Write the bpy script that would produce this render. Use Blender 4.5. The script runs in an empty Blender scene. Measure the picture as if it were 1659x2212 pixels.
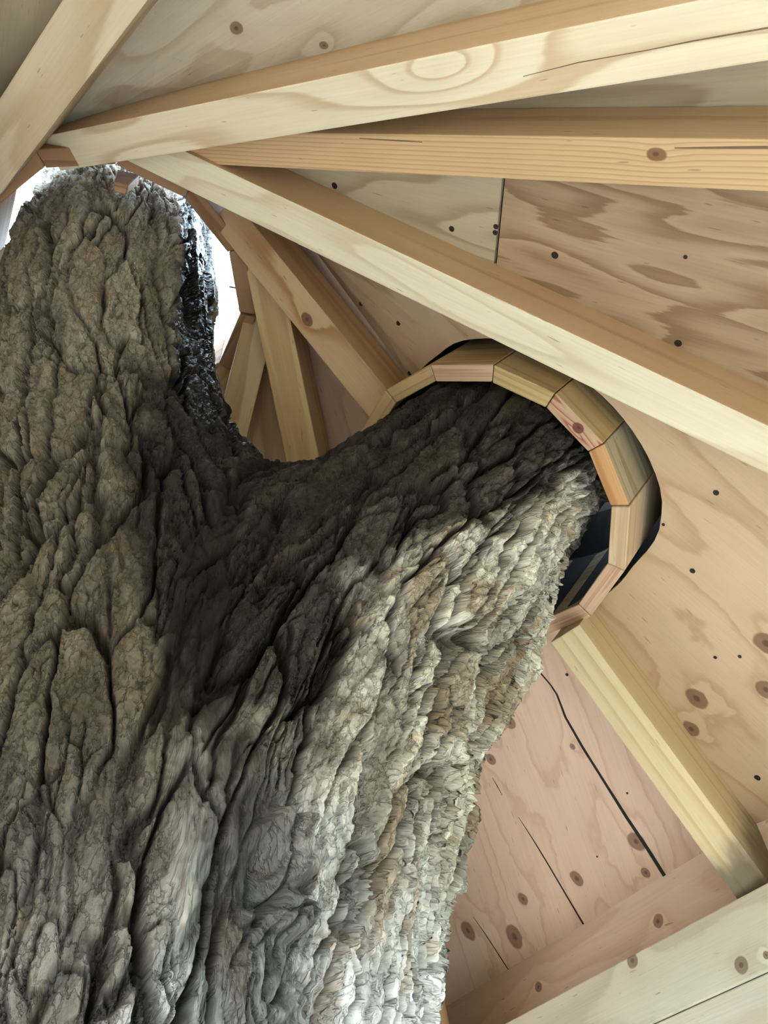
import bpy, bmesh, math
import numpy as np
from mathutils import Matrix, Vector

# ------------------------------------------------------------------ scale
K = 2.0                       # survey units -> metres
BASE = np.array([0.0, 0.0, 1.55])   # camera height above the floor
def w(p):                     # survey point -> world point (metres)
    return np.asarray(p, float) * K + BASE
scene = bpy.context.scene
COL = scene.collection

# ------------------------------------------------------------------ camera
cam_d = bpy.data.cameras.new('camera')
cam = bpy.data.objects.new('camera', cam_d); COL.objects.link(cam)
cam_d.sensor_fit = 'HORIZONTAL'; cam_d.sensor_width = 36.0; cam_d.lens = 36.0 * 1661.0 / 1659.0
cam_d.clip_start = 0.01; cam_d.clip_end = 500
CM = Matrix(((0.99841, 0.05645, 0.0, 0.0), (0.04306, -0.76154, -0.64669, 0.0), (-0.03651, 0.64566, -0.76276, 1.55), (0, 0, 0, 1)))
cam.matrix_world = CM
scene.camera = cam

# ------------------------------------------------------------------ sky, daylight, exposure
world = bpy.data.worlds.new('sky'); scene.world = world; world.use_nodes = True
bg = world.node_tree.nodes['Background']
bg.inputs['Color'].default_value = (0.67, 0.86, 1.0, 1); bg.inputs['Strength'].default_value = 1.0
vs = scene.view_settings
vs.view_transform = 'Standard'; vs.look = 'None'; vs.gamma = 1.0; vs.use_curve_mapping = False
vs.exposure = 4.3
scene.cycles.max_bounces = 5; scene.cycles.diffuse_bounces = 5; scene.cycles.glossy_bounces = 2
scene.cycles.caustics_reflective = False; scene.cycles.caustics_refractive = False
scene.cycles.use_adaptive_sampling = True; scene.cycles.adaptive_threshold = .05
HUB = np.array([-.305, .385, 0.0])
APOS = [.787, .787, .80, .82, .85, 1.06]   # hub to the inner face of each wall
WALL_AZ = [58, 118, 178, 238, 298, 358]
WALL_NAME = ['right', 'near_right', 'near', 'near_left', 'far_left', 'far']
# window openings: (half width, sill z, head z) in survey units, one per wall (None = blank wall)
WIN = [(.40, -.55, .17), (.42, -.60, .18), (.32, -.50, .16), (.18, -.30, .10), None, (.2, -.42, -.06)]
def az_dir(deg):
    a = math.radians(deg); return np.array([math.sin(a), math.cos(a), 0.0])
for az, wn, APO in zip(WALL_AZ, WIN, APOS):      # daylight enters by the windows: sampling portals for the sky
    if not wn: continue
    n = az_dir(az); c = w(HUB + n * (APO + .05) + np.array([0, 0, (wn[1] + wn[2]) / 2]))
    ld = bpy.data.lights.new('window_daylight', 'AREA'); ld.shape = 'RECTANGLE'
    ld.size = wn[0] * 2 * K; ld.size_y = (wn[2] - wn[1]) * K; ld.cycles.is_portal = True
    lo = bpy.data.objects.new('window_daylight', ld); COL.objects.link(lo)
    z = Vector(n); y = Vector((0, 0, 1)); x = y.cross(z)
    lo.matrix_world = Matrix.Translation(c) @ Matrix((x, y, z)).transposed().to_4x4()

# ------------------------------------------------------------------ helpers
def tag(o, label=None, cat=None, group=None, kind=None):
    if label: o['label'] = label
    if cat: o['category'] = cat
    if group: o['group'] = group
    if kind: o['kind'] = kind
    return o
def link(name, me, mat=None, parent=None, mw=None):
    o = bpy.data.objects.new(name, me); COL.objects.link(o)
    if mat and me is not None and not me.materials: me.materials.append(mat)
    if parent is not None:
        o.parent = parent; o.matrix_parent_inverse = Matrix()
        if mw is not None: o.matrix_local = parent.matrix_world.inverted() @ mw
    elif mw is not None: o.matrix_world = mw
    return o
def frame(o, x, y, z):
    m = Matrix((Vector(x), Vector(y), Vector(z))).transposed().to_4x4()
    return Matrix.Translation(Vector(o)) @ m
def empty(name, mw):
    o = bpy.data.objects.new(name, None); COL.objects.link(o); o.matrix_world = mw; o.empty_display_size = .05
    return o
def nrm(v): v = np.asarray(v, float); return v / np.linalg.norm(v)
def mesh_from(verts, faces, name='m'):
    me = bpy.data.meshes.new(name); me.from_pydata([tuple(map(float, v)) for v in verts], [], [tuple(f) for f in faces]); me.update(); return me
def box_mesh(x0, x1, y0, y1, z0, z1, bev=0.0, name='m'):
    bm = bmesh.new(); bmesh.ops.create_cube(bm, size=1)
    for v in bm.verts:
        v.co = Vector(((x0 + x1) / 2 + v.co.x * (x1 - x0), (y0 + y1) / 2 + v.co.y * (y1 - y0), (z0 + z1) / 2 + v.co.z * (z1 - z0)))
    if bev: bmesh.ops.bevel(bm, geom=bm.edges[:], offset=bev, segments=2, affect='EDGES', profile=.6)
    me = bpy.data.meshes.new(name); bm.to_mesh(me); bm.free(); return me
def hexa_mesh(bot, top, bev=0.0, name='m'):
    n = len(bot); bm = bmesh.new()
    vb = [bm.verts.new(tuple(map(float, p))) for p in bot]; vt = [bm.verts.new(tuple(map(float, p))) for p in top]
    bm.faces.new(vb[::-1]); bm.faces.new(vt)
    for i in range(n): bm.faces.new((vb[i], vb[(i + 1) % n], vt[(i + 1) % n], vt[i]))
    bmesh.ops.recalc_face_normals(bm, faces=bm.faces[:])
    if bev: bmesh.ops.bevel(bm, geom=bm.edges[:], offset=bev, segments=1, affect='EDGES')
    me = bpy.data.meshes.new(name); bm.to_mesh(me); bm.free(); return me

# ------------------------------------------------------------------ materials
class NT:
    def __init__(s, name):
        s.m = bpy.data.materials.new(name); s.m.use_nodes = True; s.t = s.m.node_tree
        s.b = s.t.nodes['Principled BSDF']
    def n(s, typ, **kw):
        nd = s.t.nodes.new(typ)
        for k, v in kw.items(): setattr(nd, k, v)
        return nd
    def put(s, sock, v):
        if v is None: return
        if hasattr(v, 'links') or isinstance(v, bpy.types.NodeSocket): s.t.links.new(v, sock)
        else: sock.default_value = v
    def math(s, op, a, b=None, c=None, clamp=False):
        nd = s.n('ShaderNodeMath', operation=op, use_clamp=clamp)
        s.put(nd.inputs[0], a); s.put(nd.inputs[1], b); s.put(nd.inputs[2], c); return nd.outputs[0]
    def vmath(s, op, a, b=None, out=0):
        nd = s.n('ShaderNodeVectorMath', operation=op); s.put(nd.inputs[0], a); s.put(nd.inputs[1], b)
        return nd.outputs['Value'] if out == 'v' else nd.outputs[0]
    def noise(s, vec, scale, detail=2, rough=.5, out='Fac', dist=0.0):
        nd = s.n('ShaderNodeTexNoise'); s.put(nd.inputs['Vector'], vec); nd.inputs['Scale'].default_value = scale
        nd.inputs['Detail'].default_value = detail; nd.inputs['Roughness'].default_value = rough; nd.inputs['Distortion'].default_value = dist
        return nd.outputs[out]
    def ramp(s, f, stops, interp='LINEAR'):
        nd = s.n('ShaderNodeValToRGB'); cr = nd.color_ramp; cr.interpolation = interp
        while len(cr.elements) < len(stops): cr.elements.new(.5)
        for e, (p, c) in zip(cr.elements, stops):
            e.position = p; e.color = (*c, 1) if len(c) == 3 else c
        s.put(nd.inputs[0], f); return nd.outputs[0]
    def mix(s, f, a, b, mode='MIX'):
        nd = s.n('ShaderNodeMix', data_type='RGBA', blend_type=mode)
        s.put(nd.inputs[0], f)
        s.put(nd.inputs[6], (*a, 1) if isinstance(a, tuple) and len(a) == 3 else a)
        s.put(nd.inputs[7], (*b, 1) if isinstance(b, tuple) and len(b) == 3 else b)
        return nd.outputs[2]
    def smooth(s, v, lo, hi, a=0.0, b=1.0):
        nd = s.n('ShaderNodeMapRange', interpolation_type='SMOOTHSTEP'); s.put(nd.inputs[0], v)
        for i, x in enumerate((lo, hi, a, b)): nd.inputs[i + 1].default_value = x
        return nd.outputs[0]
    def bump(s, h, strength, dist):
        nd = s.n('ShaderNodeBump'); nd.inputs['Strength'].default_value = strength; nd.inputs['Distance'].default_value = dist
        s.put(nd.inputs['Height'], h); s.put(s.b.inputs['Normal'], nd.outputs[0]); return nd

def wood(name, light, dark, seed=0, stretch=(1.2, 9, 9), bands=5.0, band_w=.30, fibre=.22, blotch=.14, knots=(), stains=(), rough=.62, slope=(0, 0), wob=.06, edge=.85, axes=(0, 1), swirls=()):
    """Sawn or peeled softwood, grain along local X. bands = growth-ring contours over the noise field."""
    t = NT(name)
    tc = t.n('ShaderNodeTexCoord').outputs['Object']
    sep = t.n('ShaderNodeSeparateXYZ'); t.put(sep.inputs[0], tc); X, Y = sep.outputs[axes[0]], sep.outputs[axes[1]]
    off = t.vmath('ADD', tc, (seed * 1.37, seed * .73, seed * 2.11))
    p1 = t.vmath('MULTIPLY', off, stretch)
    base = t.noise(p1, 1.0, 1.0, .45)
    rag = t.noise(t.vmath('MULTIPLY', off, (7, 90, 90)), 1.0, 2, .6)
    ph = t.math('MULTIPLY_ADD', base, bands, t.math('MULTIPLY', rag, wob * 2.2))
    if slope[1]: ph = t.math('MULTIPLY_ADD', Y, slope[1], ph)
    for (kx, ky, kr, ka, amp) in swirls:      # cathedral loops: grain closing round a point, no knot showing
        dx = t.math('MULTIPLY', t.math('SUBTRACT', X, kx), 1.0 / (kr * ka)); dy = t.math('MULTIPLY', t.math('SUBTRACT', Y, ky), 1.0 / kr)
        d2 = t.math('ADD', t.math('MULTIPLY', dx, dx), t.math('MULTIPLY', dy, dy))
        ph = t.math('MULTIPLY_ADD', t.math('DIVIDE', 1.0, t.math('ADD', d2, 1.0)), amp, ph)
    kn = None
    if knots:
        warp = t.noise(t.vmath('MULTIPLY', off, (30, 30, 30)), 1.0, 1, .5)
    for (kx, ky, kr, ka) in knots:            # centre x, y, radius, elongation along the grain
        dx = t.math('MULTIPLY', t.math('SUBTRACT', X, kx), 1.0 / (kr * ka)); dy = t.math('MULTIPLY', t.math('SUBTRACT', Y, ky), 1.0 / kr)
        d2 = t.math('ADD', t.math('MULTIPLY', dx, dx), t.math('MULTIPLY', dy, dy))
        d2 = t.math('MULTIPLY', d2, t.math('MULTIPLY_ADD', warp, 1.0, .5))
        bump_ = t.math('DIVIDE', 1.0, t.math('MULTIPLY_ADD', d2, .12, 1.0))
        ph = t.math('MULTIPLY_ADD', bump_, .9, ph)
        m = t.smooth(d2, 1.25, .75)
        kn = m if kn is None else t.math('MAXIMUM', kn, m)
        core = t.smooth(d2, .16, .03)
        kc = core if knots[0] == (kx, ky, kr, ka) else t.math('MAXIMUM', kc, core)
    fr = t.math('FRACT', ph)
    band = t.ramp(fr, [(0.0, (0, 0, 0)), (1 - band_w * 1.9, (.18, .18, .18)), (edge, (1, 1, 1)), (min(.995, edge + .1), (.05, .05, .05))], 'EASE')
    fib = t.noise(t.vmath('MULTIPLY', off, (6, 260, 260)), 1.0, 2, .65)
    blo = t.noise(t.vmath('MULTIPLY', off, (2.2, 5, 5)), 1.0, 3, .55)
    col = t.mix(band, light, dark)
    f2 = t.math('ADD', t.math('MULTIPLY', t.math('SUBTRACT', fib, .5), fibre), t.math('MULTIPLY', t.math('SUBTRACT', blo, .5), blotch * 2))
    g = t.math('ADD', f2, 1.0)
    cmb = t.n('ShaderNodeCombineColor'); [t.put(cmb.inputs[i], g) for i in range(3)]
    col = t.mix(1.0, col, cmb.outputs[0], 'MULTIPLY')
    # short dark pitch flecks along the grain
    fl = t.smooth(t.noise(t.vmath('MULTIPLY', off, (22, 170, 170)), 1.0, 1, .5), .735, .79)
    col = t.mix(t.math('MULTIPLY', fl, .55), col, tuple(c * .38 for c in dark))
    if knots:
        col = t.mix(t.math('MULTIPLY', kn, .88), col, tuple(d * f for d, f in zip(dark, (.40, .31, .28))))
        col = t.mix(t.math('MULTIPLY', kc, .55), col, (.035, .02, .014))
    for (axis, a, b, c, amt) in stains:       # water stain growing along an axis from a to b
        nz = t.noise(t.vmath('MULTIPLY', off, (9, 26, 26)), 1.0, 3, .6)
        v = t.math('MULTIPLY_ADD', t.math('SUBTRACT', nz, .5), abs(b - a) * 1.3, (X, Y)[axis])
        col = t.mix(t.math('MULTIPLY', t.smooth(v, a, b), amt), col, c)
    t.put(t.b.inputs['Base Color'], col)
    t.b.inputs['Roughness'].default_value = rough
    t.b.inputs['Specular IOR Level'].default_value = .35
    t.bump(fib, .3, .001)
    return t.m
def plain(name, c, rough=.6, metal=0.0, noise_amt=.15, scale=40, bump=.1):
    t = NT(name); tc = t.n('ShaderNodeTexCoord').outputs['Object']
    nz = t.noise(tc, scale, 4, .6)
    t.put(t.b.inputs['Base Color'], t.mix(nz, tuple(x * (1 - noise_amt) for x in c), tuple(min(1, x * (1 + noise_amt)) for x in c)))
    t.b.inputs['Roughness'].default_value = rough; t.b.inputs['Metallic'].default_value = metal
    if bump: t.bump(nz, bump, .002)
    return t.m

# colours (linear)
CREAM, CREAM_D = (.66, .54, .39), (.46, .33, .20)
FIR, FIR_D = (.60, .40, .24), (.38, .20, .10)
PALE, PALE_D = (.62, .53, .38), (.46, .36, .23)
PLY, PLY_D = (.54, .43, .30), (.40, .28, .17)
PLYG, PLYG_D = (.53, .47, .36), (.38, .31, .215)
PINK, PINK_D = (.72, .54, .44), (.62, .43, .335)
GREEN, GREEN_D = (.83, .82, .72), (.70, .67, .56)
M_nail = plain('nail_steel', (.035, .03, .026), .55, .5, .3)
M_black = plain('black_rubber', (.007, .007, .007), .75, 0, .3)
M_check = plain('drying_check_wood', (.20, .125, .08), .9, 0, .3)
M_split = plain('split_shadow_wood', (.018, .013, .012), .9, 0, .2)

# ------------------------------------------------------------------ setting: ground, floor, walls
gd = plain('forest_floor_soil', (.10, .09, .05), .95, 0, .4, 2.0)
tag(link('ground', mesh_from([(-30, -30, -2.2), (30, -30, -2.2), (30, 30, -2.2), (-30, 30, -2.2)], [(0, 1, 2, 3)]), gd), kind='structure')
def hexpts(r_apo, z):
    R = r_apo / math.cos(math.radians(30))
    return [w(HUB + az_dir(a + 30) * R + np.array([0, 0, z])) for a in WALL_AZ][::-1]
floor = tag(empty('floor', Matrix.Translation(Vector(w(HUB + (0, 0, -.775))))), kind='structure')
M_floor = [wood('floor_board_%d' % i, (.66, .62, .56), (.52, .47, .41), seed=40 + i, stretch=(.8, 7, 7)) for i in range(3)]
APO = .95; yy = -APO; i = 0; FW = .075
while yy < APO:
    ymx = max(abs(yy), abs(yy + FW))
    hx = APO / math.cos(math.radians(30)); hw = min(hx, (hx - ymx / math.tan(math.radians(60)))) + .05
    ang = math.radians(-32)
    o = link('floor_board', box_mesh(-hw * K, hw * K, (yy + .001) * K, (yy + FW - .001) * K, -.03, 0, .003), M_floor[i % 3], floor,
             Matrix.Translation(Vector(w(HUB + (0, 0, -.775)))) @ Matrix.Rotation(ang, 4, 'Z'))
    yy += FW; i += 1
M_wall = wood('wall_plywood', PINK, PINK_D, seed=7, stretch=(.8, 5, 5), bands=5)
M_frieze = wood('frieze_plywood', (.88, .71, .62), (.79, .60, .50), seed=9, stretch=(1.0, 6, 6), bands=4)
M_plate = wood('plate_lumber', GREEN, GREEN_D, seed=4, stretch=(.5, 4, 4), bands=3.0, fibre=.10)
M_plate2 = wood('lower_plate_lumber', (.82, .78, .69), (.71, .65, .55), seed=14, stretch=(.5, 4, 4), bands=3.0, fibre=.10)
M_trim = wood('window_trim_lumber', CREAM, CREAM_D, seed=21)
M_frieze_r = wood('frieze_plywood_knotty', (.88, .71, .62), (.79, .60, .50), seed=9, stretch=(1.0, 6, 6), bands=4, axes=(0, 2), knots=((-.3824, .7531, .015, 1.1), (-.86, .755, .013, 1.1)))
M_plate_r = wood('plate_lumber_knotty', GREEN, GREEN_D, seed=4, stretch=(.5, 4, 4), bands=3.0, fibre=.10, axes=(0, 2), knots=((-.4048, .6597, .016, 1.1), (-.1235, .5595, .015, 1.1), (-.0597, .557, .007, 1.0)))
PW = .048                      # plate thickness
for k, (az, nm, wn) in enumerate(zip(WALL_AZ, WALL_NAME, WIN)):
    n = az_dir(az); x = az_dir(az + 90); APO = APOS[k]
    xr = (APOS[(k + 1) % 6] - APO * .5) / math.sin(math.radians(60)); xl = -(APOS[(k + 5) % 6] - APO * .5) / math.sin(math.radians(60))
    mw = frame(w(HUB + n * APO), x, -n, (0, 0, 1))       # local Y points into the room
    mw = Matrix.Translation((0, 0, 0)) @ mw
    zo = -.21 if nm == 'far' else 0.0      # the far bay runs further out under the sloping roof, so its wall is lower
    z0, z1 = -.775 * K, (.265 + zo) * K
    parts = []
    if wn:
        hw, s, h = wn[0] * K, wn[1] * K, wn[2] * K
        parts = [(xl * K, -hw, z0, z1), (hw, xr * K, z0, z1), (-hw, hw, z0, s), (-hw, hw, h, z1)]
    else: parts = [(xl * K, xr * K, z0, z1)]
    bm = bmesh.new()
    for (a, b, c, d) in parts:
        m = box_mesh(a, b, -.03, -.004, c, d); bm.from_mesh(m)
    me = bpy.data.meshes.new('wall'); bm.to_mesh(me); bm.free()
    wl = tag(link('wall_' + nm, me, M_wall, None, mw), kind='structure')
    # plywood frieze strip standing on the outer edge of the plates, up to the roof sheathing
    link('frieze_panel', box_mesh((xl - .03) * K, (xr + .03) * K, -(PW + .012) * K, -PW * K, .30 * K + zo * K, .52 * K + zo * K), M_frieze_r if nm == 'right' else M_frieze, wl, mw)
    if wn:
        wf = tag(empty('window_%d' % (k + 1), mw), kind='structure')
        for (a, b, c, d) in ((-hw - .04, hw + .04, s - .05, s), (-hw - .04, hw + .04, h, h + .05), (-hw - .05, -hw, s, h), (hw, hw + .05, s, h), (-.02, .02, s, h)):
            link('window_frame', box_mesh(a, b, -.05, .015, c, d, .003), M_trim, wf, mw)
    for j, (za, zb, mt, inset) in enumerate(((.266, .335, M_plate, 0.0), (.196, .265, M_plate2, .001))):
        pl = link('wall_plate', box_mesh(xl * K * .999, xr * K * .999, -PW * K, -inset * K, (za + zo) * K, (zb + zo) * K, .003), mt if nm != 'right' else (M_plate_r, M_plate2)[j], None, mw)
        where = {'right': 'behind the forked branch', 'near_right': 'on the wall at the near right', 'near': 'on the wall behind the viewer', 'near_left': 'on the near left wall', 'far_left': 'on the far left wall', 'far': 'on the wall behind the trunk'}[nm]
        tag(pl, ('upper pale greenish lumber plate %s, under the rafter ends' if j == 0 else 'lower pale lumber plate %s, below the greenish one') % where, 'beam', 'doubled wall plates')

# ------------------------------------------------------------------ rafters
class Raf: pass
def rafter(P0, P1, b, d, s0, s1):
    r = Raf(); P0 = np.array(P0, float); P1 = np.array(P1, float)
    r.o = P0; r.u = nrm(P1 - P0); r.s = nrm(np.cross(r.u, (0, 0, 1))); r.n = np.cross(r.s, r.u)
    if r.n[2] < 0: r.n = -r.n
    r.b, r.d, r.s0, r.s1 = b, d, s0, s1
    return r
def to_z(r, z): return (z - r.o[2]) / r.u[2]
RAF = {}
RAF['R1'] = rafter((-.402, .263, .886), (-.162, .076, .728), .047, .089, -.10, .9)
RAF['R2'] = rafter((-.305, .243, .898), (.209, .105, .516), .038, .095, -.05, 0)
RAF['R3'] = rafter((-.170, .232, .845), (.259, .174, .502), .032, .066, -.015, 0)
RAF['R4'] = rafter((-.250, .238, .885), (.315, .396, .487), .037, .078, -.01, 0)
RAF['R5'] = rafter((-.148, .352, .882), (-.016, .488, .756), .039, .078, -.06, .235)
RAF['R8'] = rafter((.174, .662, .544), (.344, .841, .338), .039, .087, .0, 0)
RAF['R6'] = rafter((-.144, .410, .880), (-.072, .80, .585), .041, .085, -.06, 0)
def gen(az, off=.15, z=.90):
    d = az_dir(az); side = az_dir(az + 90); p = HUB + side * off + np.array([0, 0, z])
    return rafter(p, p + d * .5 + np.array([0, 0, -.5 * .80]), .039, .085, -.02, 0)
for i, az in enumerate((-22, -50, -80, -112, -142, -172, 158)):
    RAF['G%d' % i] = gen(az)
for k, r in RAF.items():
    if k in ('R5',): continue
    # run on until the wall plates are reached
    r.s1 = to_z(r, .105 if k in ('R6', 'G0') else .318)
    while True:
        p = r.o + r.u * r.s1
        if max((p - HUB) @ az_dir(a) - q for a, q in zip(WALL_AZ, APOS)) > .035: r.s1 -= .005
        else: break
RMAT = {
 'R1': wood('rafter_grain_a', (.68, .57, .43), (.53, .41, .28), seed=1, stretch=(1.0, 8, 8), bands=4),
 'R2': wood('rafter_grain_b', (.78, .70, .55), (.60, .46, .315), seed=2.4, stretch=(1.5, 7.5, 7), bands=5.0, band_w=.22, swirls=((.95, .060, .034, 2.6, 2.6),)),
 'R3': wood('rafter_grain_c', (.66, .46, .28), (.52, .32, .17), seed=3, stretch=(.35, 3, 26), bands=4, slope=(0, 130), wob=.12, knots=((.955, .043, .009, 1.5),)),
 'R4': wood('rafter_grain_d', (.75, .69, .55), (.64, .55, .41), seed=4.2, stretch=(1.6, 12, 5), bands=5, band_w=.25),
 'R5': wood('rafter_grain_e', (.54, .38, .23), (.36, .19, .09), seed=5.1, stretch=(1.6, 7, 7), bands=4, knots=((.205, .034, .013, 1.4),)),
 'R8': wood('rafter_grain_f', (.70, .58, .38), (.58, .43, .24), seed=6, stretch=(.5, 14, 14), bands=5, stains=((0, .50, .60, (.09, .075, .06), .8),)),
 'R6': wood('rafter_grain_g', (.62, .44, .25), (.50, .33, .17), seed=8, stretch=(.5, 8, 8), bands=4),
}
M_raf = wood('rafter_grain_h', (.62, .47, .29), (.46, .30, .16), seed=11, stretch=(.8, 8, 8), bands=4)
M_side = (wood('rafter_side_grain', (.70, .50, .32), (.58, .38, .22), seed=16, stretch=(.5, 9, 9), bands=3), wood('rafter_side_grain_dim', (.56, .38, .22), (.44, .27, .14), seed=17, stretch=(.5, 9, 9), bands=3))
RLAB = {
 'R1': 'pale lumber rafter crossing the top left corner above the trunk hole',
 'R2': 'long cream rafter with looping grain sweeping across the top to the right',
 'R3': 'orange-tinted straight-grained rafter running level to the right edge below the cream one',
 'R4': 'pale rafter sloping down right just above the branch collar',
 'R5': 'short reddish knotty rafter butting into the upper left of the branch collar',
 'R8': 'yellow rafter running from below the branch collar to the greenish wall plate, end stained',
 'R6': 'tan rafter seen end-on through the fork between trunk and branch',
 'G0': 'shaded rafter beside the far edge of the trunk hole, left of the fork gap',
 'G1': 'rafter on the far left hidden behind the leaning trunk', 'G2': 'rafter left of the trunk running to the far left wall',
 'G3': 'rafter left of the trunk hole running to the near left corner', 'G4': 'rafter behind the viewer running to the near left wall',
 'G5': 'rafter behind the viewer running to the near wall', 'G6': 'rafter behind the viewer next to the top left one'}
for k, r in RAF.items():
    o = link('rafter', box_mesh(r.s0 * K, r.s1 * K, 0, r.b * K, 0, r.d * K, .003), RMAT.get(k, M_raf), None, frame(w(r.o), r.u, r.s, r.n))
    if k in ('R2', 'R4', 'R3', 'R5'):
        o.data.materials.append(M_side[k == 'R5'])
        for p in o.data.polygons: p.material_index = int(p.normal.y > .7)
    tag(o, RLAB[k], 'rafter', 'roof rafters fanning out from the trunk')
    r.ob = o
def sliver(name, pts, widths, th=.0006):
    """thin dark split or pencil-like crack lying on a face (local XY), as a closed ribbon"""
    n = len(pts); L = []; Rr = []
    for i, (p, wd) in enumerate(zip(pts, widths)):
        a = np.array(pts[max(0, i - 1)]); b = np.array(pts[min(n - 1, i + 1)]); t = nrm(b - a); q = np.array([-t[1], t[0]])
        L.append(np.array(p) + q * wd / 2); Rr.append(np.array(p) - q * wd / 2)
    v = [(*p, -th) for p in L] + [(*p, -th) for p in Rr] + [(*p, th) for p in L] + [(*p, th) for p in Rr]; f = []
    for i in range(n - 1):
        f += [(i, i + 1, n + i + 1, n + i), (2 * n + i, 3 * n + i, 3 * n + i + 1, 2 * n + i + 1), (i, 2 * n + i, 2 * n + i + 1, i + 1), (n + i, n + i + 1, 3 * n + i + 1, 3 * n + i)]
    f += [(0, n, 3 * n, 2 * n), (n - 1, 3 * n - 1, 4 * n - 1, 2 * n - 1)]
    return mesh_from(v, f, name)

# ------------------------------------------------------------------ collar frame (around the branch)
CA = np.array([.565, .162, .809]); CX = np.array([-.2756, .9613, 0.0]); CY = np.array([-.7777, -.223, .5878])
CC = np.array([.1074, .557, .6539]); CR, CRO = .150, .1685
CANG = [116, 139.4, 164.9, 188.6, 211.8, 235.3, 261.1, 287.2, 311] + [311 + 24 * i * (116 + 360 - 311) / (24 * 7) for i in range(1, 7)]

# ------------------------------------------------------------------ roof sheathing (plywood sheets laid on the rafters)
ceiling = tag(empty('ceiling', Matrix.Translation(Vector(w(HUB + (0, 0, .95))))), kind='structure')
def facet_line(az, off):
    d = az_dir(az); side = az_dir(az + 90); r = Raf(); p = HUB + side * off; n58 = az_dir(58)
    f = lambda q: np.array([q[0], q[1], 1.138 - .86 * ((q - HUB) @ n58)])
    r.o = f(p); r.u = nrm(f(p + d) - f(p)); r.s = side; r.n = np.array([0, 0, 1.]); r.b = 0.0; r.d = 0.0; r.s0 = 0; r.s1 = 1.3
    return r
RAF['V'] = facet_line(0, .10)
ORDER = ['G3', 'G2', 'G1', 'G0', 'R6', 'V', 'R8', 'R4', 'R3', 'R2', 'R1', 'G6', 'G5', 'G4', 'G3']
TH = .006
def top(r, s, f=.5): return r.o + r.u * s + r.s * (r.b * f) + r.n * r.d
def s_at_r(r, rad):
    s = to_z(r, .3)
    while s > -1 and np.hypot(*(r.o + r.u * s - HUB)[:2]) > rad and np.dot((r.o + r.u * s - HUB)[:2], r.u[:2]) > 0: s -= .004
    return s
SHEET_MAT = {}
def sheet_mat(key):
    return SHEET_MAT.get(key) or M_ply_default
def sheet(key, A, B, a0, a1, b0, b1, mat, nu=10, nv=4, cut=False):
    P = []
    for i in range(nu + 1):
        for j in range(nv + 1):
            f = i / nu; g = j / nv
            P.append(top(A, a0 + (a1 - a0) * f) * (1 - g) + top(B, b0 + (b1 - b0) * f) * g)
    P = np.array([w(p) for p in P])
    xd = nrm(nrm(A.u) + nrm(B.u)); yd0 = top(B, (b0 + b1) / 2) - top(A, (a0 + a1) / 2)
    nz = nrm(np.cross(xd, yd0)); nz = nz if nz[2] > 0 else -nz; yd = np.cross(nz, xd)
    o = w(top(A, (a0 + a1) / 2)); mw = frame(o, xd, yd, nz)
    Lc = np.stack([(P - o) @ xd, (P - o) @ yd, (P - o) @ nz], 1)
    n1 = nv + 1; N = len(Lc); V = np.vstack([Lc, Lc + np.array([0, 0, TH * K])]); F = []
    for i in range(nu):
        for j in range(nv):
            q = (i * n1 + j, i * n1 + j + 1, (i + 1) * n1 + j + 1, (i + 1) * n1 + j)
            F.append(q); F.append(tuple(N + x for x in q[::-1]))
    rim = [i * n1 for i in range(nu + 1)] + [nu * n1 + j for j in range(1, n1)] + [i * n1 + nv for i in range(nu - 1, -1, -1)] + [j for j in range(nv - 1, 0, -1)]
    for a, b in zip(rim, rim[1:] + rim[:1]): F.append((a, b, N + b, N + a))
    me = mesh_from(V, F, 'plywood_sheet')
    bm = bmesh.new(); bm.from_mesh(me); bmesh.ops.recalc_face_normals(bm, faces=bm.faces[:]); bm.to_mesh(me); bm.free()
    ob = link('plywood_sheet', me, mat, ceiling, mw)
    if cut: cut_hole(ob)
    SHEETS[key] = ob
    return ob
def cut_hole(ob):
    # round hole sawn for the branch, a little wider than the collar and off-centre
    GA = [0, 100, 128, 142, 165, 188, 212, 238, 252, 268, 300, 360]; GG = [.001, .001, .001, .009, .014, .009, .012, .019, .016, .002, .001, .001]
    bot = []
    for t in np.arange(0, 360, 5.0):
        R = CRO + np.interp(t, GA, GG); t = math.radians(t); bot.append(w(CC + (CX * math.cos(t) + CY * math.sin(t)) * R - CA * .1))
    topv = [p + CA * .5 * K for p in bot]
    cme = hexa_mesh(bot, topv); c = link('hole_cutter', cme)
    md = ob.modifiers.new('hole', 'BOOLEAN'); md.operation = 'DIFFERENCE'; md.object = c; md.solver = 'EXACT'
    bpy.context.view_layer.update()
    ev = ob.evaluated_get(bpy.context.evaluated_depsgraph_get()); nm = bpy.data.meshes.new_from_object(ev)
    ob.modifiers.clear(); old = ob.data; ob.data = nm
    if not nm.materials: nm.materials.append(old.materials[0])
    bpy.data.objects.remove(c); bpy.data.meshes.remove(cme)
SHEETS = {}
M_ply_default = wood('sheathing_plywood', PLY, PLY_D, seed=30, stretch=(1.2, 6, 6), bands=6)
KN = {'VR8': ((-0.1650, -0.9628, .015, 1.2), (-0.0638, -0.8662, .014, 1.2), (-0.0884, -1.1165, .007, 1.2), (0.1721, -1.1980, .021, 1.2), (0.2572, -1.1957, .012, 1.2), (0.2861, -0.9996, .017, 1.3), (0.3609, -0.8112, .015, 1.3), (0.4860, -0.7369, .024, 1.6), (0.4837, -0.5794, .023, 1.4)),
 'R8R4': ((.5461, -.0113, .022, 1.2), (.592, .0609, .017, 1.2), (.5378, -.2309, .022, 1.2), (.6114, -.149, .018, 1.2)),
 'R2R1': ((-.492, -.2079, .011, 1.3), (-.3498, -.1131, .007, 1.3))}
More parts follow.
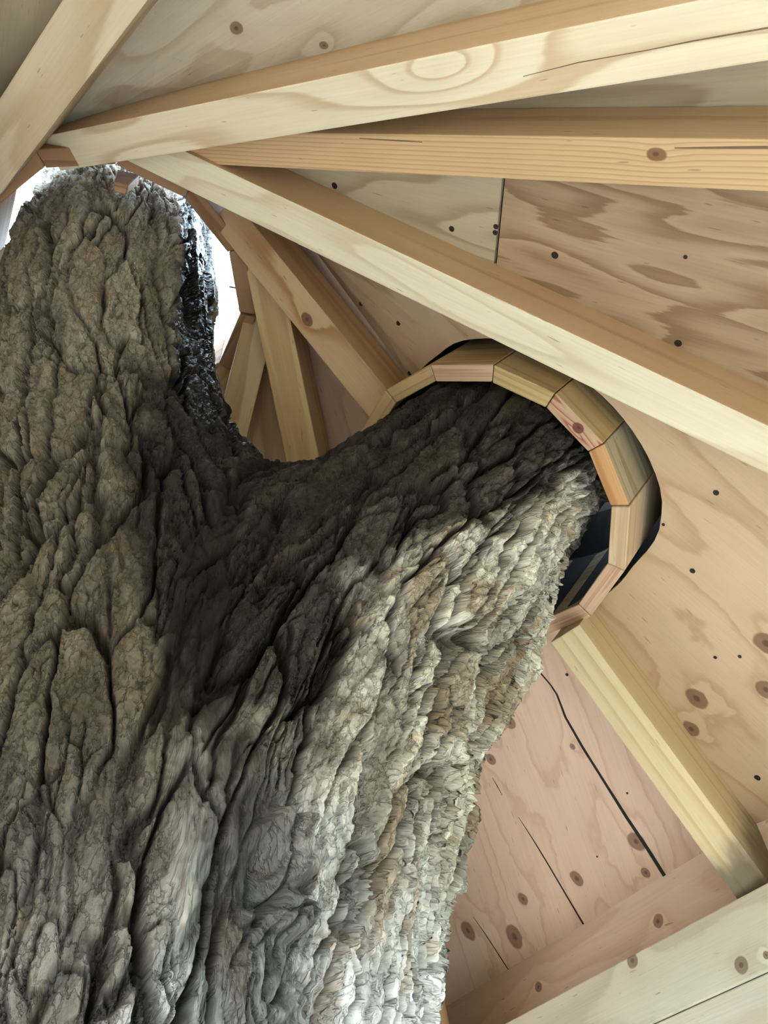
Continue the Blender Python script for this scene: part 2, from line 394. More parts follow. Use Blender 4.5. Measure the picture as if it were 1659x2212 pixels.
SHEET_MAT = {
 ('V', 'R8'): wood('sheathing_pink', PINK, PINK_D, seed=31, stretch=(1.3, 7, 7), bands=6.0, band_w=.2, knots=KN.get('VR8', ())),
 ('R8', 'R4'): wood('sheathing_rosy', (.62, .46, .32), (.51, .345, .225), seed=34, stretch=(1.1, 6, 6), bands=6.5, band_w=.25, knots=KN.get('R8R4', ())),
 ('R4', 'R3'): wood('sheathing_tan', (.445, .325, .225), (.275, .175, .105), seed=33.7, stretch=(2.0, 10, 10), bands=6.5, band_w=.42, wob=.26, knots=KN.get('R4R3', ())),
 'R4R3b': wood('sheathing_grey', PLYG, PLYG_D, seed=36, stretch=(2, 9, 9), bands=5, knots=KN.get('R4R3b', ())),
 ('R3', 'R2'): wood('sheathing_grey_b', PLYG, PLYG_D, seed=35, stretch=(1.5, 7, 7), bands=5),
 ('R2', 'R1'): wood('sheathing_grey_c', (.62, .57, .48), (.50, .43, .33), seed=37, stretch=(2.0, 8, 8), bands=6, wob=.12, knots=KN.get('R2R1', ())),
 ('R1', 'G6'): wood('sheathing_grey_d', PLYG, PLYG_D, seed=38, stretch=(1.5, 7, 7), bands=5),
}
for a, b in zip(ORDER, ORDER[1:]):
    A, B = RAF[a], RAF[b]
    a0 = s_at_r(A, .165); b0 = s_at_r(B, .165); a1 = to_z(A, .06 if a in ('R6', 'G0') else .30); b1 = to_z(B, .06 if b in ('R6', 'G0') else .30)
    if a == 'V': a1 = 1.62
    if b == 'V': b1 = 1.62
    if a == 'R2': a0 = A.s0; b0 = B.s0
    if a == 'R1': a0 = A.s0; a1 = a0 + .95
    if b == 'R1': b1 = b0 + .95; b0 = B.s0
    mat = SHEET_MAT.get((a, b), M_ply_default)
    if (a, b) == ('R4', 'R3'):
        sa, sb, e = .4059, .3264, .0016
        sheet('R4R3b', A, B, a0, sa - e, b0, sb - e, SHEET_MAT['R4R3b'])
        sheet('R4R3', A, B, sa + e, a1, sb + e, b1, mat)
    else:
        sheet(a + b, A, B, a0, a1, b0, b1, mat, cut=(a, b) in (('V', 'R8'), ('R8', 'R4')), nu=14, nv=6)
_r = RAF['R1']
link('felt_shade_strip', box_mesh(_r.s0 * K, .9, _r.b * K, _r.b * K + .016, _r.d * K - .008, _r.d * K + .004), plain('gap_shade_black', (.012, .012, .012), .9), ceiling, _r.ob.matrix_world.copy())  # dark strip standing in for the shadow gap between rafter and sheet
# strip of roofing felt lapped over the butt joint keeps it dark
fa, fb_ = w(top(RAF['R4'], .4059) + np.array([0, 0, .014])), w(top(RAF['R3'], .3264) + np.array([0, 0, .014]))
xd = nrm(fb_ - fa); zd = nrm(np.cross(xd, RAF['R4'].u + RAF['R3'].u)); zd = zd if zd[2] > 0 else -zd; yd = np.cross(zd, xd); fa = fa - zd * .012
link('felt_shade_strip', box_mesh(-.05, float(np.linalg.norm(fb_ - fa)) + .05, -.06, .06, 0, .003), plain('roofing_felt_black', (.012, .012, .012), .9), ceiling, frame(fa, xd, yd, zd))

def nails(key, pts):
    for (x, y, z, r) in pts:
        t = [2 * math.pi * i / 10 for i in range(10)]
        me = hexa_mesh([(math.cos(a) * r, math.sin(a) * r, -.0012) for a in t], [(math.cos(a) * r * .9, math.sin(a) * r * .9, .002) for a in t], 0, 'nail_head')
        link('nail_head', me, M_nail, SHEETS[key], SHEETS[key].matrix_world @ Matrix.Translation((x, y, z)))
bpy.context.view_layer.update()
nails('R8R4', ((.23, -.2877, .0008, .0035), (.3372, -.2473, -.0031, .006), (.2536, -.0947, -.0095, .006), (.2563, -.4187, .0147, .006), (.5279, -.1667, -.0184, .004), (.5005, -.1237, -.0237, .004), (.7503, .0288, -.0624, .007), (-.6471, -.1666, .0531, .006), (-.5139, -.2278, .0164, .006), (-.4476, -.1052, .0447, .006)))
nails('R4R3', ((-.5051, -.1985, -.0007, .007), (-.2548, -.0926, -.0007, .007), (-.2775, -.2575, 0, .0035)))
nails('R4R3b', ((.2619, -.0288, .0011, .006), (-.0195, -.0541, 0, .007), (.3575, -.0571, .0006, .005), (.3565, -.045, .0008, .005)))
nails('VR8', ((-0.2794, -1.1673, 0, .004), (0.0403, -1.2179, 0, .003), (0.2178, -1.0799, 0, .0025)))
for pts, wd in ((((-0.3287, -1.0850), (-0.2941, -1.0971), (-0.2563, -1.1150), (-0.2305, -1.1226), (-0.1675, -1.1248), (-0.0841, -1.1431), (-0.0019, -1.1656), (0.1059, -1.1951), (0.1927, -1.2220), (0.3459, -1.2631)), (.003, .004, .004, .005, .006, .007, .007, .009, .010, .011)),
                (((0.1083, -0.8890), (0.1659, -0.9071), (0.2382, -0.9267), (0.3535, -0.9550), (0.4859, -0.9881)), (.001, .003, .004, .0045, .007)),
                (((0.4341, -0.6167), (0.4924, -0.6394), (0.6259, -0.6831)), (.001, .003, .0035)),
                (((-0.0093, -0.8514), (0.0159, -0.8571), (0.0435, -0.8624)), (.001, .0025, .001))):
    link('split', sliver('split', pts, wd), M_split, SHEETS['VR8'], SHEETS['VR8'].matrix_world)
link('split', sliver('split', ((1.07, .0286), (1.1508, .0335), (1.2411, .0336), (1.2962, .0347), (1.3764, .0345), (1.52, .036)), (.0006, .0012, .0010, .0014, .0018, .002)), M_check, RAF['R2'].ob, RAF['R2'].ob.matrix_world)
for pts, wd in ((((.44, .0565), (.52, .0540), (.57, .0525)), (.001, .002, .001)), (((.98, .0515), (1.03, .0528), (1.0965, .0545), (1.2, .0562)), (.0012, .0026, .0034, .003))):
    link('split', sliver('split', pts, wd), M_check, RAF['R3'].ob, RAF['R3'].ob.matrix_world)

# ------------------------------------------------------------------ collar of blocks around the branch
def ring_thing(name, label, cat, C, X, Y, A, angs, ri, ro, h, mats, wob, rng, skip=(), under=None):
    th = empty(name, frame(w(C), X, Y, A)); tag(th, label, cat)
    n = len(angs)
    for i in range(n):
        if i in skip: continue
        a0 = math.radians(angs[i]); a1 = math.radians(angs[(i + 1) % n] + (360 if i == n - 1 else 0))
        gap = .0011
        e0 = a0 + gap / ri / 2; e1 = a1 - gap / ri / 2
        k = rng.uniform(-wob, wob); lo = rng.uniform(-wob, wob)
        q = [np.array((math.cos(e) * r, math.sin(e) * r)) + 0 for e, r in ((e0, ri + k), (e1, ri + k), (e1, ro + k), (e0, ro + k))]
        mid = (a0 + a1) / 2; t = np.array((-math.sin(mid), math.cos(mid))); nn = np.array((math.cos(mid), math.sin(mid)))
        c = sum(q) / 4
        L = [(float((p - c) @ t) * K, float((p - c) @ nn) * K) for p in q]
        me = hexa_mesh([(x, y, lo * K) for x, y in L], [(x, y, h * K) for x, y in L], .0016, 'block')
        if under:
            me.materials.append(mats[i % len(mats)]); me.materials.append(under[i % len(under)])
            for p in me.polygons: p.material_index = 1 if p.normal.z < -.7 else 0
        X3 = X * t[0] + Y * t[1]; Y3 = X * nn[0] + Y * nn[1]
        link('block', me, mats[i % len(mats)], th, frame(w(C + X * c[0] + Y * c[1]), X3, Y3, A))
    return th
rng = np.random.default_rng(5)
BM = {c: wood('collar_block_' + c, l, d, seed=50 + i * 3.3, stretch=(.7, 42, 16), bands=5.5, band_w=.3, knots=kn) for i, (c, l, d, kn) in enumerate((
    ('rosy', (.66, .45, .33), (.52, .31, .21), ()), ('tan', (.58, .42, .24), (.44, .28, .13), ()), ('yellow', (.60, .46, .25), (.48, .33, .15), ()),
    ('red', (.62, .43, .30), (.40, .13, .10), ((.012, .002, .011, 1.1),)), ('orange', (.62, .36, .18), (.47, .23, .09), ()), ('plain', (.66, .50, .34), (.54, .38, .24), ()), ('weathered', (.52, .44, .31), (.36, .29, .19), ())))}
seq = ['tan', 'rosy', 'yellow', 'red', 'orange', 'plain', 'rosy', 'rosy', 'rosy', 'tan', 'plain', 'tan', 'yellow', 'tan', 'tan']
seq_side = ['yellow', 'tan', 'yellow', 'yellow', 'weathered', 'plain', 'tan', 'tan', 'tan', 'tan', 'plain', 'tan', 'yellow', 'tan', 'tan']
COLLAR = ring_thing('branch_collar', 'faceted ring of fifteen mitred wood blocks around the branch where it leaves the roof', 'collar', CC, CX, CY, CA, CANG, CR, CRO, .15, [BM[c] for c in seq_side], .0008, rng, under=[BM[c] for c in seq])
def boot():
    """black rubber boot: flange lying on the sheathing round the hole, then a sleeve narrowing onto the branch"""
    from mathutils.bvhtree import BVHTree
    trees = []
    for k in ('VR8', 'R8R4'):
        ob = SHEETS[k]; bm = bmesh.new(); bm.from_mesh(ob.data); bm.transform(ob.matrix_world); trees.append(BVHTree.FromBMesh(bm)); bm.free()
    def roof(t, r):
        o = Vector(w(CC + (CX * math.cos(t) + CY * math.sin(t)) * r + CA * .6)); hs = [x.ray_cast(o, Vector(-CA))[3] for x in trees]
        hs = [h for h in hs if h is not None]
        return .6 - min(hs) / K if hs else None
    N = 48; ang = [2 * math.pi * i / N for i in range(N)]; rows = []
    for r in (CRO + .050, CRO + .024):
        h = [roof(t, r) for t in ang]; ok = [i for i in range(N) if h[i] is not None]
        hh = np.interp(range(N), ok, [h[i] for i in ok], period=N); rows.append([(r, x + .0015) for x in hh])
    mx = max(x for _, x in rows[1])
    rows.append([(CRO + .021, x + .004) for _, x in rows[1]]); rows.append([(CRO + .016, mx + .02)] * N)
    rows += [[p] * N for p in ((.150, .21), (.128, .26), (.116, .32))]
    v = []; f = []
    for row in rows:
        for t, (r, h) in zip(ang, row):
            sh = max(0, h - .14) * .22
            v.append(w(CC + (CX * math.cos(t) + CY * math.sin(t)) * r + CA * h + np.array([.05, .14, -.06]) * sh))
    for j in range(len(rows) - 1):
        for i in range(N): f.append((j * N + i, j * N + (i + 1) % N, (j + 1) * N + (i + 1) % N, (j + 1) * N + i))
    me = mesh_from(v, f); bm = bmesh.new(); bm.from_mesh(me); bmesh.ops.solidify(bm, geom=bm.faces[:], thickness=.003); bm.to_mesh(me); bm.free()
    tag(link('rubber_boot', me, M_black), 'black rubber boot sealing the roof hole around the collared branch', 'seal')
boot()
liner_prof = [(CR - .0015, .008), (CR - .0015, .155)]
# ring of blocks around the main stem
HA = [15 + 30 * i for i in range(12)]
HB = [wood('hub_block_a', (.30, .165, .09), (.20, .10, .05), seed=70, stretch=(.9, 20, 12)), wood('hub_block_b', (.36, .21, .12), (.25, .13, .07), seed=72, stretch=(.9, 20, 12))]
hub_c = np.array([-.312, .388, .905])
hub = ring_thing('trunk_collar', 'brown ring of short boards around the trunk where daylight shows at the roof peak', 'collar', hub_c, np.array([1., 0, 0]), np.array([0, 1., 0]), np.array([0, 0, 1.]), HA, .150, .170, .065, HB, .002, rng)
wd = hexa_mesh([(-.016, -.010, -.045), (.016, -.010, -.045), (.013, .010, -.052), (-.013, .010, -.052)], [(-.024, -.012, .03), (.024, -.012, .03), (.024, .012, .03), (-.024, .012, .03)], .002, 'wedge')
link('wedge', wd, HB[0], hub, frame(w((-.268, .262, .905)), (.96, .27, 0), (-.27, .96, 0), (0, 0, 1)))
def rod(name, a, b, r, mat, parent):
    a = np.array(a, float); b = np.array(b, float); z = nrm(b - a); x = nrm(np.cross(z, (.3, .2, .9))); y = np.cross(z, x); L = float(np.linalg.norm(b - a))
    t = [2 * math.pi * i / 8 for i in range(8)]
    me = hexa_mesh([(math.cos(q) * r, math.sin(q) * r, 0) for q in t], [(math.cos(q) * r, math.sin(q) * r, L) for q in t], 0, name)
    return link(name, me, mat, parent, frame(a, x, y, z))
rod('nail', w((-.160, .405, .925)), w((-.178, .400, .925)), .0022, M_nail, hub)
rod('nail', w((-.462, .395, .925)), w((-.440, .395, .925)), .0022, M_nail, hub)
def lathe(name, prof, C, X, Y, A, N, mat, th):
    v = [w(C + (X * math.cos(2 * math.pi * i / N) + Y * math.sin(2 * math.pi * i / N)) * r + A * h) for r, h in prof for i in range(N)]
    f = [(j * N + i, j * N + (i + 1) % N, (j + 1) * N + (i + 1) % N, (j + 1) * N + i) for j in range(len(prof) - 1) for i in range(N)]
    me = mesh_from(v, f); bm = bmesh.new(); bm.from_mesh(me); bmesh.ops.solidify(bm, geom=bm.faces[:], thickness=th); bm.to_mesh(me); bm.free()
    return link(name, me, mat)
tag(lathe('roof_baffle', [(.171, .962), (.34, 1.05), (.40, 1.03), (.46, .93)], np.array([-.312, .388, 0]), np.array([1., 0, 0]), np.array([0, 1., 0]), np.array([0, 0, 1.]), 48, plain('dull_baffle_metal', (.18, .18, .19), .5, .6), .004),  # unseen baffle added to stop sky light leaking in round the hub
    'unseen dull grey metal flashing flaring out above the ring at the roof peak', 'baffle')
ln = lathe('liner', liner_prof, CC, CX, CY, CA, 60, M_black, .001)
ln.data.transform(Matrix.Identity(4)); COLLAR_W = COLLAR.matrix_world.copy(); ln.parent = COLLAR; ln.matrix_parent_inverse = COLLAR_W.inverted()

# ------------------------------------------------------------------ the tree
ST = np.array([[-.2398, .56, -.8, .29], [-.2325, .5598, -.2004, .2241], [-.2374, .5489, .1979, .1955], [-.2484, .4969, .4987, .1556], [-.2995, .4362, .711, .1275], [-.3165, .39, .9178, .122], [-.3485, .3513, 1.2465, .108], [-.36, .31, 1.6004, .105]])
BR = np.array([[-.2015, .5798, -.1993, .1795], [-.1661, .5742, .1436, .167], [-.0827, .5485, .4067, .1647], [.0179, .5455, .5484, .1429], [.115, .5397, .6784, .1227], [.283, .6133, .9296, .107], [.4618, .7008, 1.1988, .105]])
KB = .07
def catmull(P, n=6):
    Q = np.vstack([2 * P[0] - P[1], P, 2 * P[-1] - P[-2]]); o = []
    for i in range(1, len(Q) - 2):
        for t in np.arange(n) / n:
            a, b, c, d = Q[i - 1:i + 3]; o.append(.5 * ((2 * b) + (-a + c) * t + (2 * a - 5 * b + 4 * c - d) * t * t + (-a + 3 * b - 3 * c + d) * t ** 3))
    o.append(P[-1]); return np.array(o)
CS, CB = catmull(ST), catmull(BR)
def chain(X, C, full=False):
    """distance to a tapering limb, its gradient and (full) flow coordinates: two across the fibre, one along"""
    n = len(C); D = np.diff(C[:, :3], axis=0); L = np.linalg.norm(D, axis=1); arc = np.r_[0, np.cumsum(L)]
    best = np.full(len(X), 9.0); seg = np.zeros(len(X), int); tt = np.zeros(len(X))
    for i in range(n - 1):
        t = np.clip((X - C[i, :3]) @ D[i] / L[i] ** 2, 0, 1)
        o = X - C[i, :3] - t[:, None] * D[i]
        d = np.sqrt((o * o).sum(1)) - (C[i, 3] + t * (C[i + 1, 3] - C[i, 3]))
        m = d < best; best[m] = d[m]; seg[m] = i; tt[m] = t[m]
    o = X - C[seg, :3] - tt[:, None] * D[seg]; g = o / (np.linalg.norm(o, axis=1, keepdims=True) + 1e-9)
    if not full: return best, g
    T = np.vstack([D / L[:, None], D[-1:] / L[-1]]); T[1:-1] = T[:-2] + T[1:-1]; T /= np.linalg.norm(T, axis=1, keepdims=True)
    for _ in range(3): T[1:-1] = T[:-2] + 2 * T[1:-1] + T[2:]; T /= np.linalg.norm(T, axis=1, keepdims=True)
    N1 = np.zeros_like(T); v = np.array([1., 0, 0])
    for i in range(n): v = v - (v @ T[i]) * T[i]; v /= np.linalg.norm(v); N1[i] = v
    N2 = np.cross(T, N1)
    sv = arc[seg] + tt * L[seg]                       # relax onto the smoothly turning cross-section plane
    at = lambda M, x: np.stack([np.interp(x, arc, M[:, j]) for j in range(3)], 1)
    for _ in range(7): sv = np.clip(sv + .75 * ((X - at(C[:, :3], sv)) * at(T, sv)).sum(1), 0, arc[-1])
    o = X - at(C[:, :3], sv)
    q = np.stack([(o * at(N1, sv)).sum(1), (o * at(N2, sv)).sum(1), sv], 1)
    return best, g, q
def tree_sd(X):
    a, ga = chain(X, CS); b, gb = chain(X, CB)
    h = np.maximum(KB - np.abs(a - b), 0) / KB
    wa = np.where(a < b, 1 - h / 2, h / 2)[:, None]
    g = ga * wa + gb * (1 - wa); g /= np.linalg.norm(g, axis=1, keepdims=True) + 1e-9
    return np.minimum(a, b) - h * h * KB * .25, g
def surface_nets(lo, hi, hs):
    ax = [np.arange(lo[i], hi[i] + hs, hs) for i in range(3)]; sh = tuple(len(a) for a in ax)
    G = np.stack(np.meshgrid(*ax, indexing='ij'), -1).reshape(-1, 3)
    d = np.full(len(G), 1.0)
    # coarse reject: only points near one of the axes
    C = np.vstack([CS[::2], CB[::2]]); near = np.zeros(len(G), bool)
    for c in C: near |= ((G - c[:3]) ** 2).sum(1) < (c[3] + .13) ** 2
    d[near] = tree_sd(G[near])[0]
    d = d.reshape(sh); s = d < 0
    cnt = np.zeros(tuple(x - 1 for x in sh), int); acc = np.zeros(cnt.shape + (3,))
    off = [(i, j, k) for i in (0, 1) for j in (0, 1) for k in (0, 1)]
    sl = lambda o: tuple(slice(o[i], o[i] + sh[i] - 1) for i in range(3))
    for o in off:
        for e in range(3):
            if o[e]: continue
            o2 = list(o); o2[e] = 1
            A, B = d[sl(o)], d[sl(o2)]; m = (A < 0) != (B < 0)
            t = np.where(m, A / (A - B + 1e-12), 0)
            for c in range(3): acc[..., c] += np.where(m, o[c] + (t if c == e else 0), 0)
            cnt += m
    act = cnt > 0; idx = -np.ones(cnt.shape, int); idx[act] = np.arange(act.sum())
    ii = np.argwhere(act); V = np.array(lo) + (ii + acc[act] / cnt[act][:, None]) * hs
    F = []
    for e in range(3):
        a, b = (e + 1) % 3, (e + 2) % 3
        A = s; sl0 = [slice(None)] * 3; sl1 = [slice(None)] * 3; sl0[e] = slice(0, -1); sl1[e] = slice(1, None)
        m = A[tuple(sl0)] != A[tuple(sl1)]; P = np.argwhere(m); P = P[(P[:, a] > 0) & (P[:, b] > 0) & (P[:, a] < sh[a] - 1) & (P[:, b] < sh[b] - 1)]
        def g(da, db):
            Q = P.copy(); Q[:, a] -= da; Q[:, b] -= db; return idx[Q[:, 0], Q[:, 1], Q[:, 2]]
        q = np.stack([g(1, 1), g(0, 1), g(0, 0), g(1, 0)], 1)
        inside = A[P[:, 0], P[:, 1], P[:, 2]]; q[~inside] = q[~inside][:, ::-1]
        F.append(q)
    F = np.vstack(F); F = F[(F >= 0).all(1)]
    return V, F
def refine(V, F, mask, hang):
    """split the masked quads in four; midpoints on the border of the refined patch are remembered as hanging"""
    R = F[mask]; U = F[~mask]; n = len(V)
    E = np.stack([R, np.roll(R, -1, 1)], 2).reshape(-1, 2); Es = np.sort(E, 1); key = Es[:, 0].astype(np.int64) * 10 ** 8 + Es[:, 1]
    uk, first, inv = np.unique(key, return_index=True, return_inverse=True)
    ue = Es[first]; mid = (V[ue[:, 0]] + V[ue[:, 1]]) / 2; ctr = V[R].mean(1)
    UE = np.sort(np.stack([U, np.roll(U, -1, 1)], 2).reshape(-1, 2), 1); ukey = np.unique(UE[:, 0].astype(np.int64) * 10 ** 8 + UE[:, 1])
    bd = np.isin(uk, ukey)
    for i in np.nonzero(bd)[0]: hang.append((n + i, ue[i, 0], ue[i, 1]))
    ei = n + inv.reshape(-1, 4); ci = n + len(uk) + np.arange(len(R))
    NF = np.concatenate([np.stack([R[:, k], ei[:, k], ci, ei[:, (k + 3) % 4]], 1) for k in range(4)])
    return np.vstack([V, mid, ctr]), np.vstack([U, NF])
def hash01(i, j, k, s):
    h = (i.astype(np.uint32) * np.uint32(73856093)) ^ (j.astype(np.uint32) * np.uint32(19349663)) ^ (k.astype(np.uint32) * np.uint32(83492791)) ^ np.uint32((s * 2654435761) & 0xffffffff)
    h ^= h >> np.uint32(16); h *= np.uint32(0x7feb352d); h ^= h >> np.uint32(15); h *= np.uint32(0x846ca68b); h ^= h >> np.uint32(16)
    return (h >> np.uint32(8)).astype(np.float32) / np.float32(1 << 24)
def vnoise(Q, s=0):
    I = np.floor(Q).astype(np.int64); f = (Q - I).astype(np.float32); f = f * f * f * (f * (f * 6 - 15) + 10); r = 0
    for a in (0, 1):
        for b in (0, 1):
            for c in (0, 1):
                r = r + hash01(I[:, 0] + a, I[:, 1] + b, I[:, 2] + c, s) * (f[:, 0] if a else 1 - f[:, 0]) * (f[:, 1] if b else 1 - f[:, 1]) * (f[:, 2] if c else 1 - f[:, 2])
    return r * 2 - 1
def fbm(Q, s=0, o=3, g=.5):
    r = 0; a = 1; t = 0
    for i in range(o): r = r + a * vnoise(Q * 2.03 ** i, s + i * 17); t += a; a *= g
    return r / t
def voronoi(Q, s=0):
    I = np.floor(Q).astype(np.int64); f = (Q - I).astype(np.float32)
    F1 = np.full(len(Q), 9, np.float32); F2 = F1.copy(); rid = np.zeros(len(Q), np.float32); off = np.zeros((len(Q), 3), np.float32); of2 = off.copy()
    for a in (-1, 0, 1):
        for b in (-1, 0, 1):
            for c in (-1, 0, 1):
                i, j, k = I[:, 0] + a, I[:, 1] + b, I[:, 2] + c
                v = np.stack([hash01(i, j, k, s + 1) * .9 + .05 + a, hash01(i, j, k, s + 2) * .9 + .05 + b, hash01(i, j, k, s + 3) * .9 + .05 + c], 1) - f
                d = (v * v).sum(1); m = d < F1
                m2 = (d < F2) & ~m; of2[m2] = v[m2]; of2[m] = off[m]
                F2 = np.where(m, F1, np.minimum(F2, d)); rid = np.where(m, hash01(i, j, k, s + 9), rid); off[m] = v[m]; F1 = np.where(m, d, F1)
    dv = off - of2; along = dv[:, 2] ** 2 / ((dv * dv).sum(1) + 1e-6)      # 1 where the border runs across the fibre
    return np.sqrt(F1), np.sqrt(F2), rid, off, along
def sst(x, a, b): t = np.clip((x - a) / (b - a), 0, 1); return t * t * (3 - 2 * t)
def bark(q, s):
    """relief of furrowed plated bark in flow coordinates (survey units) -> height, plate id, furrow mask, flake mask"""
    wv = np.stack([fbm(q * (30, 30, 14), s + 31, 3, .6), fbm(q * (30, 30, 14), s + 57, 3, .6), fbm(q * (30, 30, 18), s + 91, 2)], 1)
    wf = np.stack([fbm(q * (190, 190, 110), s + 131, 2, .6), fbm(q * (190, 190, 110), s + 157, 2, .6), fbm(q * (190, 190, 130), s + 191, 2, .6)], 1)
    p = q + wv * (.010, .010, .030) + wf * (.0012, .0012, .004)
    p[:, 2] += .09 * vnoise(q * (24, 24, .5), s + 401)
    f1, f2, rid, off, along = voronoi(p / (.031, .031, .135), s)
    e = (f2 - f1)
    deep = .35 + .65 * sst(vnoise(q * (26, 26, 9), s + 61), -.6, .1)      # furrows open and close along their run
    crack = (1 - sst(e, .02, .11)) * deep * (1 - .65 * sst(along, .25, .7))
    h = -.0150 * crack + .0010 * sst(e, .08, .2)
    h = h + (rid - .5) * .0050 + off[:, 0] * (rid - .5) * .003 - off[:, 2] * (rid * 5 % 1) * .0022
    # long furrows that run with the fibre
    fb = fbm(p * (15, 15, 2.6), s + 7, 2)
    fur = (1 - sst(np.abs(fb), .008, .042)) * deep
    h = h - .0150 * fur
    # layered flakes: terraces with torn edges
    tr = fbm(p * (34, 34, 9), s + 203, 3, .55) * 5.0
    fr = tr - np.floor(tr); h = h + (np.floor(tr) + sst(fr, .82, .96)) * .0026
    edge = sst(fr, .70, .84) * (1 - sst(fr, .84, .95))
    # fine cross cracks
    f1, f2, r2, o2, al2 = voronoi(p / (.0145, .0145, .042) + 5.3, s + 40)
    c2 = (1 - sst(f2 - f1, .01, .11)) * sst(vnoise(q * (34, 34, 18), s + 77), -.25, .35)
    h = h - .0062 * c2 + (r2 - .5) * .0014
    h = h + .0012 * fbm(p * (90, 90, 24), s + 11, 3, .6) + .0012 * fbm(q * (120, 120, 90), s + 12, 2) + .0017 * fbm(q * (260, 260, 200), s + 13, 3, .7)
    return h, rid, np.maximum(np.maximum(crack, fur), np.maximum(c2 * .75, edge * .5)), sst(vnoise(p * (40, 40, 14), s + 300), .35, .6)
def seg_dist(X, pts):
    d = np.full(len(X), 9.0); pts = np.array(pts, float)
    for a, b in zip(pts[:-1], pts[1:]):
        ab = b - a; t = np.clip((X - a) @ ab / (ab @ ab), 0, 1); d = np.minimum(d, np.linalg.norm(X - a - t[:, None] * ab, axis=1))
    return d
def build_tree():
    V, F = surface_nets((-.62, .14, -.80), (.56, .92, 1.40), .0145)
    hang = []
    def project(V, it=2):
        for _ in range(it):
            d, g = tree_sd(V); V = V - g * d[:, None]
        return V, g
    V, g = project(V)
    V, F = refine(V, F, np.ones(len(F), bool), hang)
    V, g = project(V, 1)
    for lv in range(3):
        c = V[F].mean(1); gn = g[F].mean(1); dist = np.linalg.norm(c, axis=1)
        cv = c @ np.array(CM.to_3x3())                     # camera-axis components, for tessellation density only
        fx = np.abs(cv[:, 0] / -cv[:, 2]); fy = np.abs(cv[:, 1] / -cv[:, 2])
        vis = ((gn * -c).sum(1) / dist > -.12) & (fx < .60) & (fy < .76) & (cv[:, 2] < 0) & (c[:, 2] < 1.15)
        if lv == 2: vis &= dist < .56
        V, F = refine(V, F, vis, hang); V, g = project(V, 1)
    ds, _, qs = chain(V, CS, True); db, _, qb = chain(V, CB, True)
    wgt = sst(ds - db + .012 * fbm(V * 12, 3, 2), -.018, .018)
    n = len(V); H = np.zeros(n); RI = np.zeros(n); FU = np.zeros(n); FL = np.zeros(n)
    for q, ww, s in ((qs, 1 - wgt, 100), (qb, wgt, 200)):
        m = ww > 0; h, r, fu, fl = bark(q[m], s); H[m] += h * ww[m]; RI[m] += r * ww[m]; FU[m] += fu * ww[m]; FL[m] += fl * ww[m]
    flow = qs * (1 - wgt[:, None]) + qb * wgt[:, None]
    # ---- features with a place of their own
    nz = fbm(V * 22, 5, 3); nz2 = fbm(V * 60, 15, 3)
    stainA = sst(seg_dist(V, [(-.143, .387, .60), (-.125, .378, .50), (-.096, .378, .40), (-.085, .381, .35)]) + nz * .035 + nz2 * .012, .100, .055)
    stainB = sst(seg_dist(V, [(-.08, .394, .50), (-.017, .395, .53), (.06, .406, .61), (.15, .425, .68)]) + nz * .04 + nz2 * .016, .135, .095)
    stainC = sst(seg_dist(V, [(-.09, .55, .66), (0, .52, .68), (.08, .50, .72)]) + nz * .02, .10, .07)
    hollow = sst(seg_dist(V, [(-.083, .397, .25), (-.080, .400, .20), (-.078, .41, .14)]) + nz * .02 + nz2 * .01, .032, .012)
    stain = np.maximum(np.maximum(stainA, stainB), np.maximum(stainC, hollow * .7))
    wet = sst(seg_dist(V, [(-.205, .33, 1.02), (-.192, .352, .887), (-.182, .378, .795), (-.168, .39, .69), (-.15, .40, .62)]) + nz * .012 + nz2 * .008, .052, .036)
    wet = np.maximum(wet, .8 * sst(seg_dist(V, [(-.15, .42, .64), (-.10, .47, .665), (-.04, .47, .66)]) + nz * .012 + nz2 * .01, .035, .018))
    pale = sst(seg_dist(V, [(.17, .487, .55), (.077, .464, .413), (.04, .455, .333), (.005, .459, .249), (-.01, .473, .10)]) + nz * .05, .165, .075)
    # raised stub of a lost twig beside the hollow, swollen knot on the branch shoulder
    sd_ = seg_dist(V, [(-.067, .408, .214), (-.062, .418, .172)]); H = H + .014 * sst(sd_ + nz2 * .003, .014, .007)
    H -= .012 * sst(seg_dist(V, [(-.080, .397, .225), (-.076, .405, .180)]), .014, .004)
    kn_ = np.linalg.norm(V - np.array([.006, .424, .405]), axis=1); H += .010 * sst(kn_ + nz2 * .004, .022, .008)
    H *= 1 + .45 * pale - .25 * sst(V[:, 2] - .25 * V[:, 0], .50, .80)
    V2 = V + g * H[:, None]
    for i, a, b in hang: V2[i] = (V2[a] + V2[b]) / 2
    # ---- colour of the bark, some light and shade painted in
    def c(*x): return np.array(x)[None]
    tone = (RI - .5)[:, None]
    up = sst(V[:, 2] - .25 * V[:, 0], .50, .80)              # paler upper stem: drier, greyer bark plus daylight from above painted in
    base = c(.172, .147, .119) * (1 + tone * .35 + .20 * nz[:, None]) * (1 - up[:, None]) + c(.285, .258, .220) * (1 + tone * .3 + .2 * nz[:, None]) * up[:, None]
    base = base * (1 - .25 * sst(fbm(V * 9, 25, 3), 0, .5)[:, None]) + 0
    gp = c(.70, .68, .64) * (1 + tone * .35 + .12 * nz[:, None]); pw = (pale * (.9 + .3 * nz2))[:, None].clip(0, 1); base = base * (1 - pw) + gp * pw  # pale grey bark, with the window light on the right side painted in
    sm = sst(fbm(flow * (34, 34, 7), 71, 3, .55), .02, .30)[:, None] * .55      # darker weathered streaks running with the fibre
    base = base * (1 - sm) + base * c(.36, .33, .29) * sm
    fl = (FL * sst(pale + .35 * nz, .05, .5))[:, None] * .55; base = base * (1 - fl) + c(.30, .19, .10) * fl
